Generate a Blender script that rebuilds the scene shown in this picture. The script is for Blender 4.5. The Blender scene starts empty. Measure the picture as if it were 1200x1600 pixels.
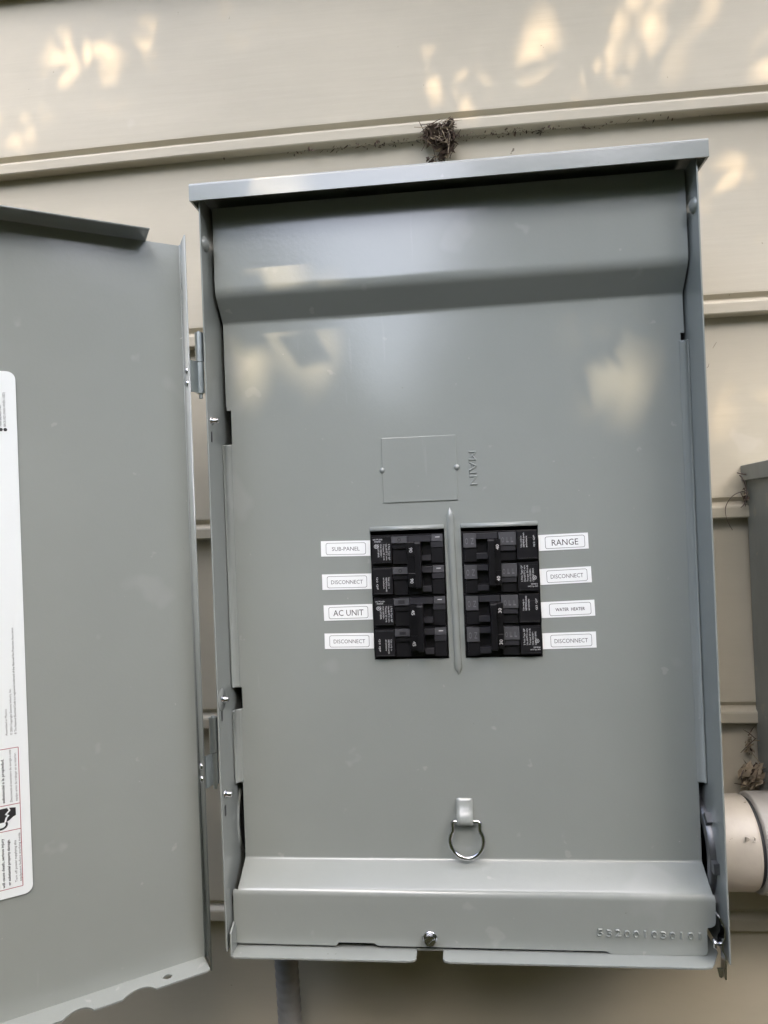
import bpy, math, random
import numpy as np
from mathutils import Vector, Matrix

random.seed(7); np.random.seed(7)
S = bpy.context.scene
COL = S.collection

# ------------------------------------------------------------------ camera
cam_d = bpy.data.cameras.new('camera')
cam_d.sensor_fit = 'HORIZONTAL'; cam_d.sensor_width = 36.0
cam_d.lens = 1140.0 / 1200.0 * 36.0
cam_d.clip_start = 0.01; cam_d.clip_end = 400
cam = bpy.data.objects.new('camera', cam_d); COL.objects.link(cam)
RT = Vector((0.99396535, 0.10265031, -0.03867555)); UPV = Vector((0.03923437, -0.0034297, 0.99922415)); FW = Vector((-0.10243802, 0.99471159, 0.00743642))
m = Matrix((RT, UPV, -FW)).transposed().to_4x4(); m.translation = Vector((0.02643, -0.65955, 0.32846))
cam.matrix_world = m
S.camera = cam

# ------------------------------------------------------------------ sky, sun, exposure
SUN_EL, SUN_AZ = math.radians(58), math.radians(24)      # azimuth measured from the wall normal towards the right
SD = Vector((math.cos(SUN_EL) * math.sin(SUN_AZ), -math.cos(SUN_EL) * math.cos(SUN_AZ), math.sin(SUN_EL)))
W = bpy.data.worlds.new('World'); S.world = W; W.use_nodes = True
nt = W.node_tree; nt.nodes.clear()
out = nt.nodes.new('ShaderNodeOutputWorld'); bg = nt.nodes.new('ShaderNodeBackground'); sky = nt.nodes.new('ShaderNodeTexSky')
sky.sky_type = 'NISHITA'; sky.sun_disc = False; sky.sun_elevation = SUN_EL; sky.sun_rotation = math.pi - SUN_AZ
sky.air_density = 1.0; sky.dust_density = 5.0; sky.ozone_density = 1.0
bg.inputs['Strength'].default_value = 0.15
nt.links.new(sky.outputs[0], bg.inputs[0]); nt.links.new(bg.outputs[0], out.inputs[0])
sl = bpy.data.lights.new('sun', 'SUN'); sl.energy = 1.6; sl.angle = math.radians(0.53); sl.color = (1.0, 0.74, 0.48)
so = bpy.data.objects.new('sun', sl); COL.objects.link(so); so.rotation_euler = SD.to_track_quat('Z', 'Y').to_euler(); so.location = SD * 20
S.view_settings.view_transform = 'Standard'; S.view_settings.look = 'None'; S.view_settings.gamma = 1.0
S.view_settings.use_curve_mapping = False
S.view_settings.exposure = 2.72

# ------------------------------------------------------------------ materials
def mat(name, col, rough=0.5, metal=0.0, var=0.0, vscale=6.0, bump=None, coat=0.0, spec=0.5, stretch=(1, 1, 1), specks=None, rvar=0.0, trans=0.0):
    M = bpy.data.materials.new(name); M.use_nodes = True
    t = M.node_tree; b = t.nodes['Principled BSDF']; L = t.links.new
    b.inputs['Base Color'].default_value = (*col, 1); b.inputs['Roughness'].default_value = rough
    b.inputs['Metallic'].default_value = metal; b.inputs['Specular IOR Level'].default_value = spec
    b.inputs['Coat Weight'].default_value = coat; b.inputs['Coat Roughness'].default_value = 0.12
    tc = t.nodes.new('ShaderNodeTexCoord')
    src = None
    if var:
        n = t.nodes.new('ShaderNodeTexNoise'); n.inputs['Scale'].default_value = vscale; n.inputs['Detail'].default_value = 6; n.inputs['Roughness'].default_value = 0.62
        mp = t.nodes.new('ShaderNodeMapping'); mp.inputs['Scale'].default_value = stretch
        L(tc.outputs['Object'], mp.inputs[0]); L(mp.outputs[0], n.inputs['Vector'])
        r = t.nodes.new('ShaderNodeValToRGB'); r.color_ramp.elements[0].position = 0.28; r.color_ramp.elements[1].position = 0.72
        r.color_ramp.elements[0].color = (*[c * (1 - var) for c in col], 1); r.color_ramp.elements[1].color = (*[min(1, c * (1 + var)) for c in col], 1)
        L(n.outputs['Fac'], r.inputs[0]); src = r.outputs[0]
        if rvar:
            mr = t.nodes.new('ShaderNodeMapRange'); mr.inputs['To Min'].default_value = rough - rvar; mr.inputs['To Max'].default_value = rough + rvar
            L(n.outputs['Fac'], mr.inputs[0]); L(mr.outputs[0], b.inputs['Roughness'])
    if specks:
        for (sc, thr, scol, amt, *st_) in specks:
            n = t.nodes.new('ShaderNodeTexNoise'); n.inputs['Scale'].default_value = sc; n.inputs['Detail'].default_value = 3
            mp = t.nodes.new('ShaderNodeMapping'); mp.inputs['Scale'].default_value = st_[0] if st_ else (1, 1, 1); mp.inputs['Rotation'].default_value = (0, .12 if st_ else 0, 0)
            L(tc.outputs['Object'], mp.inputs[0]); L(mp.outputs[0], n.inputs['Vector'])
            r = t.nodes.new('ShaderNodeValToRGB'); r.color_ramp.elements[0].position = thr; r.color_ramp.elements[1].position = thr + 0.03
            r.color_ramp.elements[1].color = (amt, amt, amt, 1)
            L(n.outputs['Fac'], r.inputs[0])
            mx = t.nodes.new('ShaderNodeMix'); mx.data_type = 'RGBA'
            L(r.outputs[0], mx.inputs['Factor'])
            if src: L(src, mx.inputs[6])
            else: mx.inputs[6].default_value = (*col, 1)
            mx.inputs[7].default_value = (*scol, 1); src = mx.outputs[2]
    if src: L(src, b.inputs['Base Color'])
    prev = None
    for (sc, dist, det, st) in (bump or []):
        n = t.nodes.new('ShaderNodeTexNoise'); n.inputs['Scale'].default_value = sc; n.inputs['Detail'].default_value = det
        mp = t.nodes.new('ShaderNodeMapping'); mp.inputs['Scale'].default_value = st
        L(tc.outputs['Object'], mp.inputs[0]); L(mp.outputs[0], n.inputs['Vector'])
        bp = t.nodes.new('ShaderNodeBump'); bp.inputs['Distance'].default_value = dist; bp.inputs['Strength'].default_value = 1.0
        L(n.outputs['Fac'], bp.inputs['Height'])
        if prev: L(prev, bp.inputs['Normal'])
        prev = bp.outputs[0]
    if prev: L(prev, b.inputs['Normal'])
    if trans:
        b.inputs['Subsurface Weight'].default_value = 0
        tr = t.nodes.new('ShaderNodeBsdfTranslucent'); tr.inputs[0].default_value = (col[0] * 1.6, col[1] * 1.6, col[2] * .9, 1)
        ms = t.nodes.new('ShaderNodeMixShader'); ms.inputs[0].default_value = trans
        L(b.outputs[0], ms.inputs[1]); L(tr.outputs[0], ms.inputs[2]); L(ms.outputs[0], t.nodes['Material Output'].inputs[0])
    return M

U1 = (1, 1, 1)
GREY = mat('grey_enamel', (0.258, 0.281, 0.264), 0.17, var=0.035, vscale=7, rvar=0.05, spec=0.85,
           bump=[(3.0, 0.0011, 1, U1), (420, 0.000035, 1, U1), (45, 0.00005, 2, U1)],
           specks=[(170, 0.775, (0.13, 0.12, 0.10), 0.8), (26, 0.69, (0.38, 0.40, 0.38), 0.26), (75, 0.72, (0.40, 0.41, 0.38), 0.32), (240, 0.77, (0.46, 0.46, 0.43), 0.5), (14, 0.73, (0.36, 0.38, 0.36), 0.16, (9, 9, .6)), (9, 0.66, (0.31, 0.33, 0.315), 0.45)])
SIDING = mat('beige_siding_paint', (0.470, 0.428, 0.328), 0.5, var=0.075, vscale=5, stretch=(1, 1, 2.2), spec=0.35,
             bump=[(60, 0.00018, 5, (0.2, 1, 3.0)), (9, 0.0011, 2, (0.4, 1, 1.5))],
             specks=[(120, 0.765, (0.10, 0.075, 0.05), 0.85), (16, 0.72, (0.53, 0.49, 0.40), 0.45)])
WHITE = mat('white_label_film', (0.84, 0.87, 0.86), 0.35, var=0.01, vscale=20)
STICK = mat('white_vinyl', (0.72, 0.77, 0.77), 0.3, var=0.015, vscale=9)
INK = mat('black_ink', (0.02, 0.02, 0.022), 0.5)
INKG = mat('grey_ink', (0.045, 0.047, 0.05), 0.5)
MARKL = mat('relief_highlight_mark', (0.15, 0.152, 0.16), 0.45)  # flat letters; lighter tone paints the light on embossed edges into the colour
RED = mat('red_ink', (0.36, 0.08, 0.10), 0.5)
PRINT = mat('white_print', (0.62, 0.63, 0.64), 0.5)
DIGIT = mat('white_digits', (0.72, 0.72, 0.72), 0.5)
BLACK = mat('black_breaker_plastic', (0.012, 0.012, 0.0135), 0.28, var=0.12, vscale=90, spec=0.3, bump=[(900, 0.00002, 2, U1)])
BLACK2 = mat('matt_black_plastic', (0.007, 0.007, 0.008), 0.34, spec=0.3, bump=[(900, 0.00002, 2, U1)])
MARK = mat('charcoal_plastic', (0.064, 0.065, 0.070), 0.42, bump=[(1400, 0.00004, 2, U1)])
MARKD = mat('dark_charcoal_plastic', (0.024, 0.024, 0.028), 0.4)
ZINC = mat('zinc_plate', (0.46, 0.51, 0.52), 0.30, metal=0.9, var=0.14, vscale=70, bump=[(240, 0.00006, 3, U1)])
GALV = mat('dull_galvanised', (0.16, 0.165, 0.17), 0.42, metal=0.8, var=0.3, vscale=60)
STEEL = mat('bright_steel', (0.62, 0.63, 0.65), 0.16, metal=1.0, var=0.06, vscale=90)
BUS = mat('dark_interior', (0.035, 0.037, 0.038), 0.6)
PVC = mat('painted_pvc', (0.37, 0.340, 0.285), 0.42, var=0.2, vscale=16, bump=[(160, 0.0001, 4, U1), (22, 0.0006, 3, U1)],
          specks=[(22, 0.58, (0.30, 0.265, 0.23), 0.6), (130, 0.70, (0.10, 0.07, 0.05), 0.8)])
PVC2 = mat('worn_painted_pvc', (0.34, 0.325, 0.295), 0.42, var=0.2, vscale=12, bump=[(160, 0.0001, 4, U1)],
           specks=[(15, 0.57, (0.34, 0.37, 0.42), 0.7), (130, 0.70, (0.10, 0.07, 0.05), 0.7)])
OLDGREY = mat('weathered_grey_enamel', (0.25, 0.265, 0.25), 0.5, var=0.25, vscale=14, stretch=(1, 1, .35), bump=[(90, 0.00012, 4, U1)],
              specks=[(60, 0.66, (0.33, 0.31, 0.26), 0.6)])
FLEX = mat('grey_flexible_conduit', (0.19, 0.193, 0.188), 0.45, var=0.2, vscale=30, specks=[(35, 0.62, (0.26, 0.24, 0.19), 0.7)])
DIRT = mat('dry_debris', (0.075, 0.05, 0.034), 0.9, var=0.6, vscale=60)
STRAW = mat('dry_straw', (0.30, 0.24, 0.16), 0.8, var=0.4, vscale=80)
TWIG = mat('dry_twig', (0.13, 0.10, 0.085), 0.85, var=0.4, vscale=80)
CRACK = mat('pale_dead_stem', (0.36, 0.31, 0.24), 0.85)
SOIL = mat('mulched_soil', (0.030, 0.023, 0.017), 0.95, var=0.5, vscale=9, bump=[(14, 0.03, 6, U1)])
BARK = mat('bark', (0.10, 0.08, 0.062), 0.9, var=0.4, vscale=18, bump=[(30, 0.01, 5, (1, 1, .2))])
LEAF = mat('leaf_green', (0.055, 0.085, 0.028), 0.5, var=0.35, vscale=4, trans=0.25)

# ------------------------------------------------------------------ mesh builder
class MB:
    def __init__(s): s.v = []; s.f = []; s.m = []; s.sm = []
    def add(s, vs, fs, mi=0, smooth=False):
        o = len(s.v); s.v += [tuple(p) for p in vs]
        for f in fs: s.f.append([i + o for i in f]); s.m.append(mi); s.sm.append(smooth)
        return s
    def box(s, x0, x1, y0, y1, z0, z1, mi=0, xf=None):
        vs = [(x0, y0, z0), (x1, y0, z0), (x1, y1, z0), (x0, y1, z0), (x0, y0, z1), (x1, y0, z1), (x1, y1, z1), (x0, y1, z1)]
        if xf: vs = [xf(Vector(p)) for p in vs]
        return s.add(vs, [(0, 3, 2, 1), (4, 5, 6, 7), (0, 1, 5, 4), (1, 2, 6, 5), (2, 3, 7, 6), (3, 0, 4, 7)], mi)
    def quad(s, a, b, c, d, mi=0): return s.add([a, b, c, d], [(0, 1, 2, 3)], mi)
    def prism(s, pts, O, A, B, N, t, mi=0):
        """outline pts (a,b) in the plane O+aA+bB, thickness t along -N (front face at O)"""
        O, A, B, N = map(Vector, (O, A, B, N)); n = len(pts)
        f = [O + A * a + B * b for a, b in pts]; k = [p - N * t for p in f]
        s.add(f + k, [list(range(n)), list(range(2 * n - 1, n - 1, -1))] + [[i, i + n, (i + 1) % n + n, (i + 1) % n] for i in range(n)], mi); return s
    def loft(s, rings, mi=0, close=True, cap=True, smooth=True):
        n = len(rings[0]); vs = [p for r in rings for p in r]; fs = []
        for i in range(len(rings) - 1):
            for j in range(n if close else n - 1):
                j2 = (j + 1) % n; fs.append((i * n + j, i * n + j2, (i + 1) * n + j2, (i + 1) * n + j))
        s.add(vs, fs, mi, smooth)
        if cap and close:
            s.add(rings[0], [list(range(n))[::-1]], mi); s.add(rings[-1], [list(range(n))], mi)
        return s
    def cyl(s, p0, p1, r0, r1=None, n=20, mi=0, cap=True):
        return s.tube([p0, p1], [r0, r0 if r1 is None else r1], n, mi, cap)
    def tube(s, pts, r, n=10, mi=0, cap=True):
        P = [Vector(p) for p in pts]; rings = []; prev = None
        if not hasattr(r, '__len__'): r = [r] * len(P)
        for i, p in enumerate(P):
            d = (P[min(i + 1, len(P) - 1)] - P[max(i - 1, 0)])
            if d.length < 1e-9: d = Vector((0, 0, 1)) if prev is None else prev[2]
            d = d.normalized()
            if prev is None:
                a = d.orthogonal().normalized()
            else:
                a = prev[0] - d * prev[0].dot(d); a = a.normalized() if a.length > 1e-6 else d.orthogonal().normalized()
            b = d.cross(a); prev = (a, b, d)
            rings.append([p + (a * math.cos(2 * math.pi * k / n) + b * math.sin(2 * math.pi * k / n)) * r[i] for k in range(n)])
        return s.loft(rings, mi, True, cap)
    def lathe(s, O, ax, prof, n=24, mi=0):
        """prof: (distance along ax, radius)"""
        O = Vector(O); ax = Vector(ax).normalized(); a = ax.orthogonal().normalized(); b = ax.cross(a)
        rings = [[O + ax * h + (a * math.cos(2 * math.pi * k / n) + b * math.sin(2 * math.pi * k / n)) * max(r, 1e-5) for k in range(n)] for h, r in prof]
        return s.loft(rings, mi)
    def text(s, body, O, R, Up, w=None, h=None, size=None, mi=0, align='LEFT', ext=0.0, bev=0.0, bold=0.0):
        """w: fitted width, h: fitted cap height"""
        c = bpy.data.curves.new('t', 'FONT'); c.body = body; c.size = 1.0; c.resolution_u = 2; c.extrude = 0; c.offset = bold
        if ext: c.bevel_depth = .045; c.bevel_resolution = 0; c.extrude = .004; c.offset = bold - .045
        c.align_x = 'LEFT'
        ob = bpy.data.objects.new('t', c); COL.objects.link(ob)
        dg = bpy.context.evaluated_depsgraph_get(); me = bpy.data.meshes.new_from_object(ob.evaluated_get(dg))
        vs = [v.co.copy() for v in me.vertices]; fs = [list(p.vertices) for p in me.polygons]
        bpy.data.objects.remove(ob); bpy.data.curves.remove(c); bpy.data.meshes.remove(me)
        if not vs: return s
        x0 = min(v.x for v in vs); x1 = max(v.x for v in vs)
        cap = 0.73
        sy = h / cap if h else size
        sx = w / (x1 - x0) if w else sy
        O, R, Up = Vector(O), Vector(R), Vector(Up); N = R.cross(Up)
        off = 0 if align == 'LEFT' else -(x1 - x0) * sx / 2
        P = [O + R * ((v.x - x0) * sx + off) + Up * (v.y * sy) for v in vs]
        if ext:
            zm = max(v.z for v in vs); P = [p + N * (v.z / zm * ext) for p, v in zip(P, vs)]
        s.add(P, fs, mi)
        return s
    def build(s, name, mats, parent=None, label=None, bevel=0.0, seg=2, solid=0.0, smooth=False, offset=-1, wn=False):
        me = bpy.data.meshes.new(name); me.from_pydata(s.v, [], s.f)
        if not isinstance(mats, (list, tuple)): mats = [mats]
        for M in mats: me.materials.append(M)
        me.polygons.foreach_set('material_index', s.m); me.polygons.foreach_set('use_smooth', [bool(x or smooth) for x in s.sm]); me.update()
        o = bpy.data.objects.new(name, me); COL.objects.link(o)
        if parent: o.parent = parent
        if solid:
            q = o.modifiers.new('thick', 'SOLIDIFY'); q.thickness = solid; q.offset = offset
        if bevel:
            q = o.modifiers.new('bev', 'BEVEL'); q.width = bevel; q.segments = seg; q.limit_method = 'ANGLE'; q.angle_limit = math.radians(40); q.harden_normals = False
        if wn:
            q = o.modifiers.new('wn', 'WEIGHTED_NORMAL'); q.weight = 50
        if label: o['label'] = label
        return o

def thing(name, label, cat, loc=(0, 0, 0), group=None):
    o = bpy.data.objects.new(name, None); COL.objects.link(o); o.empty_display_size = 0.05; o.location = loc
    o['label'] = label; o['category'] = cat
    if group: o['group'] = group
    return o
def tag(o, label, cat, group=None):
    o['label'] = label; o['category'] = cat
    if group: o['group'] = group
    return o
def rect(x0, x1, y0, y1): return [(x0, y0), (x1, y0), (x1, y1), (x0, y1)]
def rrect(x0, x1, y0, y1, r, n=5):
    P = []
    for cx, cy, a0 in ((x1 - r, y0 + r, -90), (x1 - r, y1 - r, 0), (x0 + r, y1 - r, 90), (x0 + r, y0 + r, 180)):
        for k in range(n + 1):
            a = math.radians(a0 + 90 * k / n); P.append((cx + r * math.cos(a), cy + r * math.sin(a)))
    return P
def fillet(pts, rad, n=7):
    out = [pts[0]]
    for i in range(1, len(pts) - 1):
        p = Vector(pts[i]); a = Vector(pts[i - 1]) - p; b = Vector(pts[i + 1]) - p
        t = min(rad[i] / math.tan(a.angle(b) / 2), a.length * .49, b.length * .49); a0, b0 = a.length, b.length; a.normalize(); b.normalize()
        A = p + a * t; B = p + b * t
        if a0 - t > .002: out.append(tuple(A + a * .0012))
        for k in range(n + 1):
            u = k / n; out.append(tuple(A * (1 - u) ** 2 + p * 2 * u * (1 - u) + B * u * u))
        if b0 - t > .002: out.append(tuple(B + b * .0012))
    out.append(pts[-1]); return out
X, Y, Z = Vector((1, 0, 0)), Vector((0, 1, 0)), Vector((0, 0, 1))

# ------------------------------------------------------------------ ground
g = MB()
g.quad((-60, -80, -1.2), (60, -80, -1.2), (60, 30, -1.2), (-60, 30, -1.2))
go = g.build('ground', SOIL); go['kind'] = 'structure'

# ------------------------------------------------------------------ house wall: lapped boards, each with a beaded lower edge
wall = thing('house_wall', 'beige painted wall of lapped horizontal siding boards with beaded lower edges', 'wall', (0, 0, -1.2))
E0, EXP = -0.0404, 0.178
for k in range(-6, 10):
    zb = E0 + k * EXP - (-1.2)
    rr = random.Random(k)
    pf = [(0.0165, 0.0), (0.0008, 0.0), (0.0, 0.0010), (0.0, 0.0090), (0.0005, 0.0103), (0.0056, 0.0133), (0.0068, 0.0142), (0.0066, 0.0149), (0.0030, 0.0182), (0.0030, 0.0200),
          (0.0138, 0.196), (0.026, 0.196), (0.026, 0.0)]
    b = MB(); rings = []
    ph = rr.uniform(0, 6)
    for i in range(33):
        x = -1.8 + 3.6 * i / 32
        wv = 0.0009 * math.sin(x * 3.1 + ph) + 0.0006 * math.sin(x * 7.7 + ph * 2)
        if k == 4: wv += 0.0022 * (1 - ((x - 0.0) / 0.45) ** 2) if abs(x) < .45 else 0
        rings.append([(x, y, zb + z + wv) for y, z in pf])
    b.loft(rings, 0, True, True, False)
    b.build('siding_board', SIDING, wall)

nz = 0.7035 + 1.2
b = MB(); b.lathe((-0.0183, 0.0075, nz), -Y, [(-.004, .0028), (.0006, .0028), (.0008, .0024), (.0003, .0020), (.0002, .0002)], 16); b.build('nail_head', SIDING, wall)
# ------------------------------------------------------------------ electrical panel
XL, XR, YR = -0.1647, 0.2072, -0.1143
YM, YU, YB = -0.07665, -0.09425, -0.10065
panel = thing('electrical_panel', 'open grey outdoor breaker panel with rain cap and hinged door on beige siding', 'breaker panel', (0.02, 0, 0))
def P(o): o.matrix_parent_inverse = Matrix.Translation((-0.02, 0, 0)); return o

# enclosure: side walls, back, top and a floor lip with a notch
T = 0.0013
b = MB()
b.box(XL, XL + T, YR, -0.004, 0.0, 0.582)
b.box(XR - T, XR, YR, -0.004, -0.001, 0.582)
b.box(XL + T, XR - T, -0.006, -0.004, -0.003, 0.582)
fl = [(XL + 0.003, YR + .002), (XL + 0.006, YR), (-0.024, YR), (-0.0205, YR + 0.001), (-0.0187, YR + 0.0035), (-0.0187, YR + 0.016), (0.0012, YR + 0.016), (0.0012, YR + 0.0035), (0.003, YR + 0.001), (0.0065, YR),
      (0.189, YR), (0.1945, YR + 0.0015), (0.1975, YR + 0.006), (0.2045, YR + 0.02), (0.2045, -0.006), (XL + 0.003, -0.006)]
b.prism(fl, (0, 0, -0.0032), X, Y, Z, 0.0018)
b.prism([(0, 0), (0.0155, 0), (0.0155, 0.016), (0.0085, 0.0215), (0.0, 0.017)], (XL + 0.0045, YR + 0.0012, -0.0032), Y, Z, X, 0.0015)
enc = P(b.build('enclosure', GREY, panel, bevel=0.0004, label='grey sheet steel box with a notched floor lip'))
# dark bus interior behind the cover
b = MB(); b.box(XL + .004, XR - .004, -0.035, -0.0065, 0.02, 0.56); P(b.build('bus_bar_base', BUS, panel))
for (yy, zz, r, mm, nm) in ((-0.108, 0.5476, 0.0062, GREY, 'dimple'),):
    for xx, sx in ((XL + T, 1), (XR - T, -1)):
        b = MB(); b.lathe((xx, -0.1065, zz), X * sx, [(-.001, r), (0.0008, r * .95), (0.0022, r * .72), (0.0034, r * .35), (0.0037, 0.0002)], 20); b.build(nm, mm, enc).matrix_parent_inverse = Matrix.Identity(4)
# screws and slots in the left wall
def wall_stud(z, y, dim=False):
    b = MB(); x = XL + T
    if dim: b.lathe((x, y, z), X, [(0, .0001), (0.0002, .009), (.0005, .0088), (.0008, .0001)], 20)
    b.lathe((x, y, z), X, [(0, .0032), (.0008, .0031), (.0009, .0021), (.0050, .0021), (.0056, .0016), (.0057, .0002)], 14, 1)
    b.build('wall_screw', [GREY, STEEL], enc)
    b = MB(); b.prism(rrect(-.0015, .0015, -.0042, .0042, .0014), (x + .0003, y - .001, z - .0125), -Y, Z, X, .0002)
    b.build('keyhole_slot', BUS, enc)
wall_stud(0.409, -0.106); wall_stud(0.1915, -0.106, True); wall_stud(0.1179, -0.106)
# round conduit hubs in the side walls, right one with a locknut
b = MB(); c = (XL + T, -0.042, 0.083)
b.lathe(c, X, [(0, .0335), (.0006, .0345), (.0014, .0352), (.0006, .0362), (0, .037)], 48); b.lathe(c, X, [(0, .0001), (.0004, .031), (0.0, .0315)], 48, 1)
b.build('knockout_ring', [GREY, BUS], enc)
b = MB(); c = (XR - T, -0.055, 0.061)
b.lathe(c, -X, [(0, .041), (.004, .041), (.0046, .040), (.0046, .034), (.003, .033), (0.0, .033)], 48)
for k in range(8):
    a = k * math.pi / 4
    b.box(-.004, .004, .0405, .0465, 0, .004, 0, lambda p, a=a: Vector((c[0] - p.z, c[1] + p.x * math.cos(a) - p.y * math.sin(a), c[2] + p.x * math.sin(a) + p.y * math.cos(a))))
b.build('lock_nut', GALV, enc)

# rain cap
b = MB(); x0, x1 = -0.1697, 0.2132
pc = [(-0.003, 0.5902)] + [(-0.1179 - .0024 * math.sin(k * math.pi / 12), 0.5878 + .0024 * math.cos(k * math.pi / 12)) for k in range(7)] + [(-0.1203, 0.5763), (-0.1189, 0.5763), (-0.1189, 0.5880), (-0.003, 0.5888)]
b.loft([[(xx, y, z) for y, z in pc] for xx in (x0, x1)], 0, True, True, False)
for q in range(1, 7): b.sm[q] = True
b.box(x0 + .0001, x0 + .0016, -0.1188, -0.003, 0.5763, 0.5886); b.box(x1 - .0016, x1 - .0001, -0.1188, -0.003, 0.5763, 0.5886)
cap = P(b.build('rain_cap', GREY, panel, label='grey folded rain cap overhanging the top'))

# dead front: pressed cover sheet
xl, xr = -0.1606, 0.2042
OPEN = [(-0.0456, 0.01403), (0.0270, 0.08731)]; OT, OB = 0.31807, 0.21450
df = MB()
prof = fillet([(YU + .0005, 0.5805), (YU, 0.5120), (YM, 0.4920), (YM, 0.4700)], [0, .014, .005, 0], 8)
rows = [[(xl, y, z) for y, z in prof], [(xr, y, z) for y, z in prof]]
NX = 24
def sheet(prof, xa, xb, n=NX, smooth=True):
    vs = []; fs = []
    for (y, z) in prof:
        for i in range(n + 1): vs.append((xa + (xb - xa) * i / n, y, z))
    for r in range(len(prof) - 1):
        for i in range(n):
            a = r * (n + 1) + i; fs.append((a, a + n + 1, a + n + 2, a + 1))
    df.add(vs, fs, 0, smooth)
    bk = [(x, y + .0012, z) for x, y, z in vs]; df.add(bk, [f[::-1] for f in fs], 0, smooth)
    for i in (0, n):
        for r in range(len(prof) - 1):
            a, c = r * (n + 1) + i, (r + 1) * (n + 1) + i; df.add([vs[a], bk[a], bk[c], vs[c]], [(0, 1, 2, 3)], 0)
sheet(prof, xl, xr)
def flat(z1, z0, xa, xb): df.box(xa, xb, YM, YM + .0012, z0, z1)
flat(0.4700, 0.4620, xl, xr); flat(0.4620, 0.4560, xl, 0.2015); flat(0.4560, 0.4240, xl, 0.2000)
flat(0.4240, 0.4210, xl + .0004, 0.2000); flat(0.4210, 0.3930, xl + .004, 0.2000); flat(0.3930, OT, -0.1572, 0.2000)
for a, c2 in ((-0.1572, OPEN[0][0]), (OPEN[0][1], OPEN[1][0]), (OPEN[1][1], 0.2000)): flat(OT, OB, a, c2)
flat(OB, 0.1940, -0.1572, 0.2000); flat(0.1940, 0.1765, -0.1560, 0.2000); flat(0.1765, 0.1165, -0.1572, 0.2000)
flat(0.1165, 0.0640, -0.1582, 0.2010)
prof2 = fillet([(YM, 0.0640), (YM, 0.0552), (YB, 0.0400), (YB, 0.0330)], [0, .003, .007, 0], 8)
sheet(prof2[:-7], -0.1582, 0.2010); sheet(prof2[-8:], -0.1620, 0.2022)
low = [(-0.1620, 0.0330), (-0.1620, 0.0030), (-0.1612, 0.0005), (-0.1590, -0.0008), (-0.0815, -0.0012), (-0.0790, 0.0014), (-0.0514, 0.0014), (-0.0490, -0.0006), (0.1225, -0.0010), (0.1260, -0.0030), (0.1920, -0.0028),
       (0.1945, -0.0018), (0.1955, 0.0008), (0.1955, 0.0177), (0.1985, 0.0180), (0.2010, 0.0195), (0.2020, 0.0220), (0.2022, 0.0330)]
df.prism(low[::-1], (0, YB, 0), X, Z, -Y, .0012)
# flared side lips
def lip(z1, z0, xf, s, n=6):
    pr = [(xf + s * 0.0052 * (1 - math.cos(math.radians(72) * k / n)) * 1.35, YM - 0.0060 * math.sin(math.radians(72) * k / n)) for k in range(n + 1)]
    pr = [(xf, YM), (xf + s * .0022, YM - .0004), (xf + s * .0040, YM - .0016), (xf + s * .0050, YM - .0034), (xf + s * .0053, YM - .0056)]
    zz = [z1, z1 - .0012, z0 + .0012, z0]; ins = [0.0008, 0, 0, 0.0008]
    vs = []; fs = []
    for z, q in zip(zz, ins):
        for i, (x, y) in enumerate(pr):
            vs.append((x - s * q * i / 4, y, z - (0.0011 if z == z1 else -0.0011) * (i / 4) ** 2 if q else z))
    n2 = len(pr)
    for r in range(3):
        for i in range(n2 - 1):
            a = r * n2 + i; f = (a, a + 1, a + n2 + 1, a + n2); fs.append(f if s > 0 else f[::-1])
    lips.append((vs, [f[::-1] for f in fs]))
lips = []
lip(0.3930, 0.1940, -0.1572, -1); lip(0.1765, 0.1165, -0.1572, -1); lip(0.4560, 0.1160, 0.2000, 1)
front = P(df.build('dead_front', GREY, panel, label='pressed grey inner cover with recessed middle and breaker cutouts'))
for vs_, fs_ in lips:
    b = MB(); b.add(vs_, fs_, 0, True); b.build('side_lip', GREY, front, solid=.0011, offset=0)
# main knockout plate with two break tabs
b = MB(); b.prism(rrect(-0.03355, 0.02586, 0.34004, 0.39197, .0005, 2), (0, YM - .0008, 0), X, Z, -Y, .0009)
for xx, zz in ((-0.03355, 0.3662), (0.02586, 0.3662)): b.lathe((xx, YM, zz), -Y, [(0, .0024), (.0012, .0022), (.0018, .0014), (.002, .0002)], 12)
b.build('knockout_plate', GREY, front, bevel=.0003)
# pressed rib between the two breaker rows
b = MB(); rings = []
for k in range(25):
    t = k / 24; z = 0.3345 - t * 0.1335; e = min(1, math.sqrt(max(0, 1 - max(0, 1 - min(t, 1 - t) * 0.1335 / .0025) ** 2)) + .02); xx = 0.0189 + .0022 * t
    rings.append([(xx + .0029 * e * math.cos(a), YM - .0026 * e * math.sin(a), z) for a in [math.pi * j / 10 for j in range(11)]])
b.loft(rings, 0, False, False, True); b.build('divider_rib', GREY, front)
# stamped letters
b = MB(); b.text('MAIN', (0.0358, YM - .0001, 0.3785), -Z, X, w=0.0272, h=0.0060, ext=.0007, bold=.02)
b.build('stamped_lettering', GREY, front, label='stamped word MAIN running downwards')
b = MB(); x = 0.1165
for i, ch in enumerate('532001030101'):
    rr = random.Random(i); wd = 0.0020 if ch == '1' else 0.0044
    b.text(ch, (x + (0.0012 if ch == '1' else 0), YB - .0001, 0.0105 - 0.00012 * i + rr.uniform(-.0003, .0003)), X, Z, w=wd, h=0.0054, ext=.0011, bold=.012)
    x += 0.0065
b.build('stamped_number', GREY, front, label='stamped number 532001030101')
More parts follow.
